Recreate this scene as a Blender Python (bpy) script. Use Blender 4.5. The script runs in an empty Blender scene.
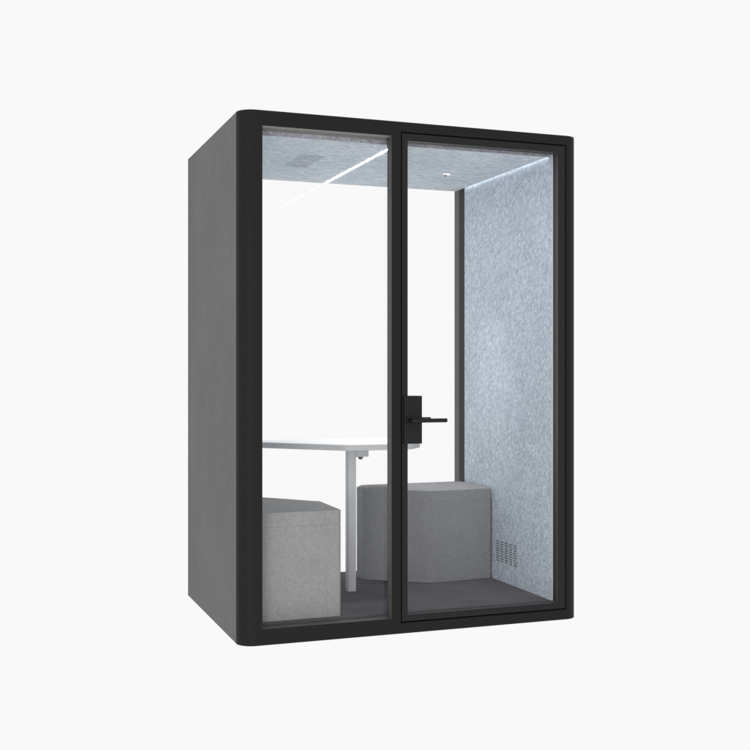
import bpy, bmesh, math, random
from mathutils import Vector, Matrix
random.seed(7)
S = bpy.context.scene
C = S.collection

# ------------------------------------------------------------ camera
cam = bpy.data.cameras.new('camera'); co = bpy.data.objects.new('camera', cam); C.objects.link(co)
co.location = (-1.0377, -4.4280, 1.1116)
co.rotation_euler = (math.radians(90), 0, math.radians(-20.1479))
cam.sensor_width = 36; cam.lens = 1107.107 / 750 * 36
cam.clip_start = .05; cam.clip_end = 500
S.camera = co

# ------------------------------------------------------------ world: evenly lit white studio
w = bpy.data.worlds.new('World'); S.world = w; w.use_nodes = True
bg = w.node_tree.nodes['Background']
bg.inputs[0].default_value = (1.0, 1.0, 1.0, 1); bg.inputs[1].default_value = 0.945
S.view_settings.view_transform = 'Standard'; S.view_settings.look = 'None'
S.view_settings.exposure = 0; S.view_settings.gamma = 1

# added lamps: soft key high front left, low fill for the interior
def area(name, loc, target, sx, sy, power, col=(1, 1, 1)):
    l = bpy.data.lights.new(name, 'AREA'); l.shape = 'RECTANGLE'; l.size = sx; l.size_y = sy
    l.energy = power; l.color = col
    o = bpy.data.objects.new(name, l); C.objects.link(o); o.location = loc
    o.rotation_euler = (Vector(target) - Vector(loc)).to_track_quat('-Z', 'Y').to_euler()
    return o
area('added_key_light', (-3.2, -5.5, 3.6), (.5, .3, 1.0), 2.0, 2.0, 18)  # unseen lamp added to give the booth shape
area('added_low_fill', (-1.9, -4.2, .35), (1.1, .6, 1.7), 1.6, 1.0, 62)  # unseen lamp added to brighten felt wall and ceiling through the glass

# ------------------------------------------------------------ helpers
def mat(name, base, rough=.6, spec=.3, metallic=0):
    m = bpy.data.materials.new(name); m.use_nodes = True
    b = m.node_tree.nodes['Principled BSDF']
    b.inputs['Base Color'].default_value = (*base, 1)
    b.inputs['Roughness'].default_value = rough
    b.inputs['Specular IOR Level'].default_value = spec
    b.inputs['Metallic'].default_value = metallic
    return m, m.node_tree, b

def textured(name, cols, stops, layers, rough=.9, spec=.1, bump=.2, bdist=.002):
    """layers = [(scale xyz, noise scale, detail, weight)] summed into one ramp"""
    m, nt, b = mat(name, cols[0], rough, spec)
    N, L = nt.nodes, nt.links
    tc = N.new('ShaderNodeTexCoord'); acc = None
    for (sc, ns, det, wt, dist) in layers:
        mp = N.new('ShaderNodeMapping'); mp.inputs['Scale'].default_value = sc[:3]
        src = tc.outputs['Object']
        if len(sc) > 3:      # turn first, then stretch along the turned axes
            rt = N.new('ShaderNodeMapping'); rt.inputs['Rotation'].default_value = sc[3]
            L.new(src, rt.inputs['Vector']); src = rt.outputs[0]
        L.new(src, mp.inputs['Vector'])
        n = N.new('ShaderNodeTexNoise'); n.inputs['Scale'].default_value = ns
        n.inputs['Detail'].default_value = det; n.inputs['Roughness'].default_value = .6
        n.inputs['Distortion'].default_value = dist
        L.new(mp.outputs[0], n.inputs['Vector'])
        mm = N.new('ShaderNodeMath'); mm.operation = 'MULTIPLY'; mm.inputs[1].default_value = wt
        L.new(n.outputs['Fac'], mm.inputs[0])
        if acc is None: acc = mm.outputs[0]
        else:
            a = N.new('ShaderNodeMath'); a.operation = 'ADD'
            L.new(acc, a.inputs[0]); L.new(mm.outputs[0], a.inputs[1]); acc = a.outputs[0]
    r = N.new('ShaderNodeValToRGB'); e = r.color_ramp.elements
    while len(e) < len(cols): e.new(.5)
    for i, (c, s) in enumerate(zip(cols, stops)):
        e[i].position = s; e[i].color = (*c, 1)
    L.new(acc, r.inputs[0]); L.new(r.outputs[0], b.inputs['Base Color'])
    if bump:
        bp = N.new('ShaderNodeBump'); bp.inputs['Strength'].default_value = bump; bp.inputs['Distance'].default_value = bdist
        L.new(acc, bp.inputs['Height']); L.new(bp.outputs[0], b.inputs['Normal'])
    return m

def emit(name, col, s):
    m = bpy.data.materials.new(name); m.use_nodes = True; nt = m.node_tree; nt.nodes.clear()
    e = nt.nodes.new('ShaderNodeEmission'); o = nt.nodes.new('ShaderNodeOutputMaterial')
    e.inputs[0].default_value = (*col, 1); e.inputs[1].default_value = s
    nt.links.new(e.outputs[0], o.inputs[0]); return m

def link(name, me, m, parent=None, label=None):
    o = bpy.data.objects.new(name, me); C.objects.link(o)
    if m: me.materials.append(m)
    if parent: o.parent = parent
    if label: o['label'] = label
    return o

def box_bm(bm, a, b, rot=None):
    r = bmesh.ops.create_cube(bm, size=1)
    s = [b[i] - a[i] for i in range(3)]; c = [(a[i] + b[i]) / 2 for i in range(3)]
    for v in r['verts']:
        v.co = Vector((v.co.x * s[0], v.co.y * s[1], v.co.z * s[2]))
        if rot: v.co = rot @ v.co
        v.co += Vector(c)

def finish(bm, name, m, parent=None, bevel=0, seg=2, label=None, smooth=False):
    bmesh.ops.recalc_face_normals(bm, faces=bm.faces)
    me = bpy.data.meshes.new(name); bm.to_mesh(me); bm.free()
    o = link(name, me, m, parent, label)
    if smooth or bevel:
        for p in me.polygons: p.use_smooth = True
    if bevel:
        md = o.modifiers.new('bevel', 'BEVEL'); md.width = bevel; md.segments = seg
        md.limit_method = 'ANGLE'; md.angle_limit = math.radians(35); md.harden_normals = True
    return o

def box(name, a, b, m, parent=None, bevel=0, label=None):
    bm = bmesh.new(); box_bm(bm, a, b); return finish(bm, name, m, parent, bevel, label=label)

def boxes(name, lst, m, parent=None, bevel=0, label=None):
    bm = bmesh.new()
    for a, b in lst: box_bm(bm, a, b)
    return finish(bm, name, m, parent, bevel, label=label)

def prism_bm(bm, pts, z0, z1):
    vs = [bm.verts.new((x, y, z0)) for x, y in pts]; f = bm.faces.new(vs)
    r = bmesh.ops.extrude_face_region(bm, geom=[f])
    for v in r['geom']:
        if isinstance(v, bmesh.types.BMVert): v.co.z = z1

def rounded(pts, rad, n=10):
    out = []
    k = len(pts)
    for i, p in enumerate(pts):
        r = rad[i] if isinstance(rad, (list, tuple)) else rad
        if r <= 0: out.append(p); continue
        P = Vector(p); a = (Vector(pts[i - 1]) - P); b = (Vector(pts[(i + 1) % k]) - P)
        a.normalize(); b.normalize(); ang = a.angle(b); t = r / math.tan(ang / 2)
        p0 = P + a * t; p1 = P + b * t; c = P + (a + b).normalized() * (r / math.sin(ang / 2))
        v0 = p0 - c; v1 = p1 - c; th = v0.angle(v1)
        for j in range(n + 1):
            s = j / n
            q = c + (v0 * math.sin((1 - s) * th) + v1 * math.sin(s * th)) / math.sin(th)
            out.append((q.x, q.y))
    return out

def cut(o, cutters):
    """really cuts the boxes away, then throws the cutters out again"""
    tmp = []
    for a, b in cutters:
        bm = bmesh.new(); box_bm(bm, a, b)
        bmesh.ops.recalc_face_normals(bm, faces=bm.faces)
        me = bpy.data.meshes.new('c'); bm.to_mesh(me); bm.free()
        c = bpy.data.objects.new('c', me); C.objects.link(c); tmp.append(c)
        md = o.modifiers.new('b', 'BOOLEAN'); md.object = c; md.operation = 'DIFFERENCE'; md.solver = 'EXACT'
    bpy.context.view_layer.update()
    dg = bpy.context.evaluated_depsgraph_get()
    me = bpy.data.meshes.new_from_object(o.evaluated_get(dg))
    o.modifiers.clear(); o.data = me
    for c in tmp: bpy.data.objects.remove(c)

def add_bevel(o, wdt, seg=2):
    for p in o.data.polygons: p.use_smooth = True
    md = o.modifiers.new('bevel', 'BEVEL'); md.width = wdt; md.segments = seg
    md.limit_method = 'ANGLE'; md.angle_limit = math.radians(35); md.harden_normals = True

def cyl_bm(bm, p0, p1, r, r2=None, n=28):
    p0, p1 = Vector(p0), Vector(p1); d = p1 - p0
    res = bmesh.ops.create_cone(bm, cap_ends=True, segments=n, radius1=r, radius2=r if r2 is None else r2, depth=d.length)
    q = d.to_track_quat('Z', 'Y').to_matrix()
    for v in res['verts']: v.co = q @ v.co + (p0 + p1) / 2

def thing(name, label, cat, loc=(0, 0, 0), group=None):
    o = bpy.data.objects.new(name, None); C.objects.link(o); o.location = loc
    o['label'] = label; o['category'] = cat
    if group: o['group'] = group
    return o

# ------------------------------------------------------------ materials
M_frame, _nt, _b = mat('black_powder_coat', (.0092, .0092, .0092), .62, .18)
M_door, _, _ = mat('black_door_coat', (.011, .011, .011), .55, .22)
M_lock, _, _ = mat('matt_black_metal', (.0085, .0085, .0085), .5, .22)
M_lever, _, _ = mat('black_lever_metal', (.004, .004, .004), .35, .3)
M_gasket, _, _ = mat('grey_rubber_gasket', (.045, .044, .042), .6, .3)
M_side = textured('grey_side_fabric', [(.118, .118, .119), (.139, .139, .139), (.160, .160, .160)], [.34, .5, .66],
                  [((1, 1, 1), 2.2, 2, .35, 0), ((1, 1, 1), 26, 5, .35, .3), ((1, 1, 1), 330, 2, .3, 0)], .85, .15, .25, .0008)
felt_c = [(.26, .31, .37), (.485, .545, .61), (.78, .84, .90)]
M_felt = textured('blue_grey_felt', felt_c, [.33, .5, .66],
                  [((1, 1.15, .75, (-.65, 0, 0)), 60, 5, .58, .9), ((1, 1.3, .7, (-.65, 0, 0)), 150, 3, .32, .7), ((1, 1, 1), 4, 2, .10, 0)], .95, .05, .5, .004)
M_felt_top = textured('blue_grey_ceiling_felt', [(.33, .375, .43), (.58, .635, .695), (.93, .95, .96)], [.33, .5, .66],
                  [((.45, 1.2, 1), 55, 5, .55, 1.0), ((.4, 1.5, 1), 150, 3, .35, .8), ((1, 1, 1), 4, 2, .10, 0)], .95, .05, .4, .003)
M_felt_edge = textured('shade_painted_felt_edge', [(.20, .205, .24), (.33, .335, .375), (.50, .505, .55)], [.36, .5, .64],
                  [((1, 1, 1), 38, 5, .6, 1.0), ((1, 1, 1), 160, 3, .4, 1.0)], .95, .05, .4, .003)  # ceiling felt darkened: shade on its front face put into the colour
M_carpet = textured('charcoal_carpet', [(.058, .057, .066), (.081, .078, .090), (.105, .102, .117)], [.36, .5, .64],
                    [((1, 1, 1), 700, 2, .3, 0), ((1, 1, 1), 90, 4, .3, .3), ((1, 1, 1), 7, 3, .4, 0)], .98, .05, .08, .001)
pw = [((1, 1, .12), 300, 2, .32, 0), ((.12, .12, 1), 300, 2, .32, 0), ((1, 1, .6), 14, 5, .14, .1), ((1, 1, .5), 70, 4, .22, 0)]
M_pouf = textured('light_grey_woven_fabric', [(.21, .21, .21), (.268, .268, .268), (.325, .325, .325)], [.36, .5, .64], pw, .92, .1, .3, .0015)
M_pouf_b = textured('cool_grey_woven_fabric', [(.225, .227, .235), (.27, .273, .283), (.315, .318, .33)], [.36, .5, .64], pw, .92, .1, .3, .0015)
M_white, _, _ = mat('white_laminate', (.9, .9, .9), .35, .5)
M_edge, _, _ = mat('grey_edge_band', (.54, .55, .56), .5, .4)
M_leg, _, _ = mat('pale_grey_steel', (.57, .585, .60), .4, .4)
M_knob, _, _ = mat('dark_plastic', (.11, .11, .11), .4, .4)
M_bead, _, _ = mat('grey_anodised_bead', (.075, .074, .072), .5, .3)
M_head, _, _ = mat('warm_grey_head_bead', (.22, .212, .20), .6, .3)
M_bead_d, _, _ = mat('dark_anodised_bead', (.045, .045, .047), .5, .3)
M_vent, _, _ = mat('shaded_felt_holes', (.14, .155, .175), .9, .1)
M_dark, _, _ = mat('dark_hollow', (.06, .065, .07), .9, .1)
M_trim, _, _ = mat('pale_felt_edge', (.75, .75, .75), .8, .2)
M_grey, _, _ = mat('grey_panel_board', (.3, .3, .3), .8, .2)
M_led = emit('led_diffuser', (1, .995, .985), 80)
M_cove = emit('cove_led', (.93, .97, 1), 4.2)
M_down = emit('downlight_ring', (1, .98, 1), 1.1)
M_stub, _, _ = mat('grey_sensor_plastic', (.3, .27, .3), .5, .4)

def glass_mat(name, f0=.008, k=.6, tint=(1, 1, 1)):
    m = bpy.data.materials.new(name); m.use_nodes = True; nt = m.node_tree; nt.nodes.clear()
    N, L = nt.nodes, nt.links
    o = N.new('ShaderNodeOutputMaterial'); t = N.new('ShaderNodeBsdfTransparent'); g = N.new('ShaderNodeBsdfGlossy')
    t.inputs[0].default_value = (*tint, 1); g.inputs['Roughness'].default_value = 0.0; g.inputs[0].default_value = (1, 1, 1, 1)
    lw = N.new('ShaderNodeLayerWeight'); lw.inputs[0].default_value = .35
    pw_ = N.new('ShaderNodeMath'); pw_.operation = 'POWER'; pw_.inputs[1].default_value = 4
    ml = N.new('ShaderNodeMath'); ml.operation = 'MULTIPLY_ADD'; ml.inputs[1].default_value = k; ml.inputs[2].default_value = f0
    mx = N.new('ShaderNodeMixShader')
    L.new(lw.outputs['Facing'], pw_.inputs[0]); L.new(pw_.outputs[0], ml.inputs[0]); L.new(ml.outputs[0], mx.inputs[0])
    L.new(t.outputs[0], mx.inputs[1]); L.new(g.outputs[0], mx.inputs[2]); L.new(mx.outputs[0], o.inputs[0])
    return m
M_glass = glass_mat('clear_glass', .012)
M_glass_b = glass_mat('clear_back_glass', .0015, .06)

# ------------------------------------------------------------ setting: added white floor, made translucent so it shows no booth shadow
m = bpy.data.materials.new('white_translucent_sheet'); m.use_nodes = True; nt = m.node_tree; nt.nodes.clear()
t = nt.nodes.new('ShaderNodeBsdfTranslucent'); t.inputs[0].default_value = (1, 1, 1, 1)
o = nt.nodes.new('ShaderNodeOutputMaterial'); nt.links.new(t.outputs[0], o.inputs[0])
bm = bmesh.new()
for x, y in ((-80, -80), (80, -80), (80, 80), (-80, 80)): bm.verts.new((x, y, -.002))
bm.faces.new(bm.verts)
gf = finish(bm, 'ground', m); gf['kind'] = 'structure'

# ------------------------------------------------------------ the booth
H = 2.2; W = 1.583; YB0 = 1.137; YB1 = 1.158; WX = 1.479; ZC = 2.117; ZF = .0736
booth = thing('office_booth', 'black framed glass office pod with grey side panel and felt lined inside', 'booth')

# front frame: one solid ring with rounded upright corners, two openings
def holed_plate(name, xs, zs, holes, yf, yb, m, parent, bevel=0):
    """plate in the x-z grid xs, zs with the cells inside holes left out; yf(x), yb = front and back"""
    bm = bmesh.new(); V = {}
    def v(i, j, k):
        if (i, j, k) not in V: V[i, j, k] = bm.verts.new((xs[i], (yb(xs[i]) if callable(yb) else yb) if k else yf(xs[i]), zs[j]))
        return V[i, j, k]
    def solid(i, j):
        if i < 0 or j < 0 or i >= len(xs) - 1 or j >= len(zs) - 1: return False
        cx, cz = (xs[i] + xs[i + 1]) / 2, (zs[j] + zs[j + 1]) / 2
        return not any(a < cx < b and c < cz < d for a, b, c, d in holes)
    for i in range(len(xs) - 1):
        for j in range(len(zs) - 1):
            if not solid(i, j): continue
            for k in (0, 1): bm.faces.new((v(i, j, k), v(i + 1, j, k), v(i + 1, j + 1, k), v(i, j + 1, k)))
            for (di, dj, a, b) in ((-1, 0, (i, j), (i, j + 1)), (1, 0, (i + 1, j), (i + 1, j + 1)), (0, -1, (i, j), (i + 1, j)), (0, 1, (i, j + 1), (i + 1, j + 1))):
                if not solid(i + di, j + dj) :
                    q = [v(*a, 0), v(*b, 0), v(*b, 1), v(*a, 1)]
                    try: bm.faces.new(q)
                    except ValueError: pass
    bmesh.ops.remove_doubles(bm, verts=bm.verts, dist=1e-5)
    return finish(bm, name, m, parent, bevel)
RC = .069
arc = [RC * (1 - math.cos(k / 14 * math.pi / 2)) for k in range(15)]
def front_y(x):
    d = min(x, W - x)
    return RC - math.sqrt(max(0, RC * RC - (RC - d) ** 2)) if d < RC else 0.0
xs = arc + [.0939, .6645, .7059] + [W - a for a in reversed(arc)]
xs = sorted(set([round(x, 6) for x in xs] + [1.5133]))
holes = [(.0939, .6645, .066, 2.1375), (.7059, 1.5133, .0452, 2.1575)]
fr = holed_plate('front_frame', xs, [0, .0452, .066, 2.1375, 2.1575, H], holes, front_y, lambda x: .0555 if .66 < x < .71 else .0702, M_frame, booth, .0012)
holed_plate('door_stop', [.7061, .7239, 1.4812, 1.5131], [.0454, .066, 2.1375, 2.1573], [(.7239, 1.4812, .066, 2.1375)], lambda x: .0515, .0700, M_frame, fr)
holed_plate('inner_frame', [.046, .0939, 1.4812, W - .046], [.001, .0598, 2.1375, 2.199],
            [(.0939, 1.4812, .0598, 2.1375)], lambda x: .0706, .0922, M_frame, fr)

# fixed pane and its gasket
def ring(name, x0, x1, z0, z1, t, y0, y1, m, parent, label=None, bevel=0):
    return boxes(name, [((x0, y0, z0), (x0 + t, y1, z1)), ((x1 - t, y0, z0), (x1, y1, z1)),
                        ((x0 + t, y0, z0), (x1 - t, y1, z0 + t)), ((x0 + t, y0, z1 - t), (x1 - t, y1, z1))], m, parent, bevel, label)
sw = box('window_pane', (.0945, .046, .067), (.6640, .052, 2.1370), M_glass, booth)
boxes('glazing_bead', [((.0941, .0535, .0675), (.0953, .0915, 2.1360)), ((.0941, .0535, .0662), (.6643, .0700, .0674)), ((.0941, .003, .0662), (.6643, .0455, .0674)),
                       ((.0941, .003, .0675), (.0953, .0455, 2.1360)), ((.6631, .003, .0675), (.6643, .0455, 2.1360)), ((.6638, .0525, .0675), (.6643, .0550, 2.1360))], M_bead, sw)
boxes('head_bead', [((.0941, .003, 2.1361), (.6643, .0455, 2.1373)), ((.0941, .0535, 2.1361), (.6643, .0915, 2.1373))], M_head, sw)

# door
bm = bmesh.new()
lo = []
for y in (.0006, .046):
    O = [bm.verts.new(v) for v in ((.7112, y, .0505), (1.5085, y, .0505), (1.5085, y, 2.1522), (.7112, y, 2.1522))]
    I = [bm.verts.new(v) for v in ((.7369, y, .0772), (1.4746, y, .0772), (1.4746, y, 2.1225), (.7369, y, 2.1225))]
    for i in range(4): bm.faces.new((O[i], O[(i + 1) % 4], I[(i + 1) % 4], I[i]))
    lo.append((O, I))
for q in (0, 1):
    for i in range(4): bm.faces.new((lo[0][q][i], lo[0][q][(i + 1) % 4], lo[1][q][(i + 1) % 4], lo[1][q][i]))
df = finish(bm, 'door', M_door, booth, .0012)
box('door_pane', (.7374, .030, .0778), (1.4741, .036, 2.1220), M_glass, df)
ring('glazing_bead', .7371, 1.4744, .0774, 2.1223, .0012, .037, .0512, M_bead_d, df)
ring('glazing_bead', .7371, 1.4744, .0774, 2.1223, .0012, .003, .0295, M_bead_d, df)
# lock case each side of the glass, rose, lever
lb = boxes('lock_case', [((.7160, -.012, .8155), (.7990, .0003, 1.0215)), ((.7376, .0003, .8155), (.7990, .0298, 1.0215)),
                         ((.7376, .0362, .8155), (.7990, .058, 1.0215))], M_lock, df, .0008)
bm = bmesh.new(); cyl_bm(bm, (.7400, -.012, .9165), (.7400, -.020, .9165), .0165, n=40); 
finish(bm, 'rose', M_lock, lb, .001)
for sgn, nm in ((-1, 'handle'), (1, 'handle')):
    y_in = -.020 if sgn < 0 else .058
    y_out = -.055 if sgn < 0 else .096
    bm = bmesh.new()
    pth = [(.7400, y_in, .9165)]
    for k in range(7):
        a = k / 6 * math.pi / 2; r = .014
        pth.append((.7400 + r * (1 - math.cos(a)), y_out - sgn * r + sgn * r * math.sin(a), .9165))
    pth.append((.8965 if sgn < 0 else .884, y_out, .9165))
    # sweep a slightly flattened round section along the path
    rings = []
    for i, p in enumerate(pth):
        p = Vector(p); a = Vector(pth[max(i - 1, 0)]); b = Vector(pth[min(i + 1, len(pth) - 1)])
        d = (b - a).normalized(); up = Vector((0, 0, 1)); s = d.cross(up).normalized()
        rings.append([bm.verts.new(p + s * math.cos(q) * .0088 + up * math.sin(q) * .0088) for q in [j * math.tau / 20 for j in range(20)]])
    for i in range(len(rings) - 1):
        for j in range(20): bm.faces.new((rings[i][j], rings[i][(j + 1) % 20], rings[i + 1][(j + 1) % 20], rings[i + 1][j]))
    bm.faces.new(rings[0]); bm.faces.new(rings[-1])
    finish(bm, nm, M_lever, lb, .0012)

# outer cladding
box('side_panel', (0.0006, .0712, .0), (.045, YB0, H), M_side, booth, .0008, label='grey textured outer side panel')
box('side_panel', (W - .045, .0712, .0), (W - .0006, YB0, H), M_side, booth, .0008)
box('roof', (.0455, .093, 2.150), (W - .0455, YB0 - .001, H - .001), M_grey, booth)
box('base', (.0455, .093, .001), (W - .0455, YB0 - .001, .0600), M_frame, booth)

# back frame with its pane
RB = .030
barc = [RB * (1 - math.cos(k / 8 * math.pi / 2)) for k in range(9)]
def back_y(x):
    d = min(x, W - x)
    return YB1 - RB + math.sqrt(max(0, RB * RB - (RB - d) ** 2)) if d < RB else YB1
bxs = sorted(set([round(x, 6) for x in barc + [.098, WX + .0001] + [W - a for a in barc]]))
bf = holed_plate('back_frame', bxs, [0, .0655, 2.1278, H], [(.098, WX + .0001, .0655, 2.1278)], back_y, YB0 + .0005, M_bead, booth, .001)
holed_plate('inner_frame', [.0458, .098, WX + .0001, W - .0458], [.0605, .0655, 2.1278, 2.1495], [(.098, WX + .0001, .0655, 2.1278)],
            lambda x: 1.098, YB0 + .0003, M_bead, bf)
box('back_pane', (.0986, 1.118, .066), (1.4786, 1.124, 2.1272), M_glass_b, booth)
box('corner_post', (WX + .0004, 1.026, ZF + .0002), (W - .0465, 1.0975, ZC + .012), M_frame, booth)

# linings
fw = box('wall_lining', (WX, .0935, ZF), (W - .0465, 1.0255, ZC + .015), M_felt, booth, label='blue grey felt lined inner wall')
box('lining_return', (WX + .0002, .0700, ZF - .004), (WX + .0014, .0933, ZC + .012), M_felt, fw)
box('edge_trim', (WX - .0004, .0610, ZF - .004), (WX + .0014, .0698, ZC + .010), M_trim, fw)
box('wall_lining', (.046, .0935, ZF), (.0945, 1.0975, ZC + .015), M_felt, booth)
cl = box('ceiling_panel', (.0948, .0965, ZC), (WX - .0130, 1.1125, 2.1490), M_felt_top, booth, label='blue grey felt ceiling')
box('ceiling_edge', (.0948, .0930, ZC + .0003), (WX - .0004, .0963, 2.1490), M_felt_edge, cl, label='front edge of the felt ceiling with its shade painted in')
box('carpet', (.0948, .0720, .0602), (WX - .0004, 1.0975, ZF), M_carpet, booth, label='charcoal carpet floor')

# perforated speaker patch in the ceiling
bm = bmesh.new()
ny, nx = 23, 11
for j in range(ny):
    for i in range(nx):
        x = .382 + i * .0108 + (.0054 if j % 2 else 0); y = .43 + j * .0132
        cyl_bm(bm, (x, y, ZC - .0006), (x, y, ZC + .004), .0028, n=8)
finish(bm, 'vent', M_vent, cl, label='perforated patch in the ceiling felt')
# LED line and cove line
box('light_strip', (.7110, .12, ZC - .0010), (.7205, 1.111, ZC + .003), M_led, cl)
box('cove_light', (WX - .0127, .097, ZC + .0025), (WX - .0117, 1.0255, ZC + .0100), M_cove, fw)
# small ceiling sensor
bm = bmesh.new(); cyl_bm(bm, (1.2054, .6475, ZC - .005), (1.2054, .6475, ZC + .002), .017, n=32)
sr = finish(bm, 'downlight', M_down, cl, .001)
bm = bmesh.new(); cyl_bm(bm, (1.199, .6475, ZC - .014), (1.199, .6475, ZC - .0052), .006, .009, n=20)
finish(bm, 'lens', M_stub, sr, .001)
dl = bpy.data.lights.new('downlight_lamp', 'SPOT'); dl.energy = 50; dl.spot_size = math.radians(62); dl.spot_blend = 1.0
dl.shadow_soft_size = .02; dl.color = (1, .985, .96)
do = bpy.data.objects.new('downlight_lamp', dl); C.objects.link(do); do.location = (1.2054, .6475, ZC - .02)
do.rotation_euler = (Vector((1.02, .72, .5)) - Vector(do.location)).to_track_quat('-Z', 'Y').to_euler()
# slotted air grille low on the felt wall
bm = bmesh.new()
for c in range(5):
    for r in range(9):
        y = .435 + c * .0475; z = .174 + r * .0122
        box_bm(bm, (WX - .0007, y - .016, z - .0021), (WX + .004, y + .016, z + .0021))
finish(bm, 'air_grille', M_dark, fw, label='slotted grille low in the felt wall')

# ------------------------------------------------------------ table
tb = thing('table', 'white topped table with grey edge on a pale steel leg behind the fixed window', 'table', (.70, .60, ZF))
def T(o): o.matrix_parent_inverse = Matrix.Translation(-tb.location)
tp = rounded([(.2, .895), (.62, .452), (.94, .452), (1.035, .58), (1.035, .95), (.2, .95)], [.03, .10, .02, .02, .03, .03], 10)
bm = bmesh.new(); prism_bm(bm, tp, .758, .7838); T(finish(bm, 'edge_band', M_edge, tb, .001))
bm = bmesh.new(); prism_bm(bm, tp, .7839, .786); T(finish(bm, 'tabletop', M_white, tb))
bm = bmesh.new(); prism_bm(bm, rounded([(.666, .59), (.708, .59), (.708, .632), (.666, .632)], .005, 5), ZF + .0003, .7578)
T(finish(bm, 'leg', M_leg, tb, .0008))
T(box('bracket', (.7085, .592, .718), (.7715, .632, .7576), M_leg, tb, .001))
bm = bmesh.new(); bmesh.ops.create_uvsphere(bm, u_segments=24, v_segments=12, radius=.013)
for v in bm.verts: v.co += Vector((.735, .606, .717))
k = finish(bm, 'knob', M_knob, tb, smooth=True); T(k)

# ------------------------------------------------------------ poufs
def pouf(label, pts, rad, ztop, m, seam=.062):
    cx = sum(p[0] for p in pts) / len(pts); cy = sum(p[1] for p in pts) / len(pts)
    r = thing('pouf', label, 'pouf', (cx, cy, ZF), 'upholstered poufs beside the table')
    zs = ztop - seam
    for nm, z0, z1 in (('base', ZF + .0004, zs - .0006), ('cushion', zs + .0006, ztop)):
        bm = bmesh.new(); prism_bm(bm, rounded(pts, rad, 8), z0, z1)
        o = finish(bm, nm, m, r, .0035, 3); o.matrix_parent_inverse = Matrix.Translation(-r.location)
    bm = bmesh.new()   # stitched core that closes the seam
    c = Vector((cx, cy)); inn = [tuple(c + (Vector(p) - c) * .995) for p in pts]
    prism_bm(bm, rounded(inn, rad, 8), zs - .02, zs + .02)
    o = finish(bm, 'seam', m, r); o.matrix_parent_inverse = Matrix.Translation(-r.location)
    return r
pouf('light grey faceted pouf close behind the fixed window, left of the table leg',
     [(.099, .090), (.467, .090), (.478, .43), (.27, .69), (.099, .69)], [.012, .018, .02, .04, .03], .532, M_pouf)
pouf('wider darker grey pouf against the felt wall, right of the table leg',
     [(1.470, .680), (1.12, .648), (.838, .865), (.836, .955), (.90, 1.06), (1.470, 1.06)], [.012, .16, .02, .03, .03, .02], .535, M_pouf_b)
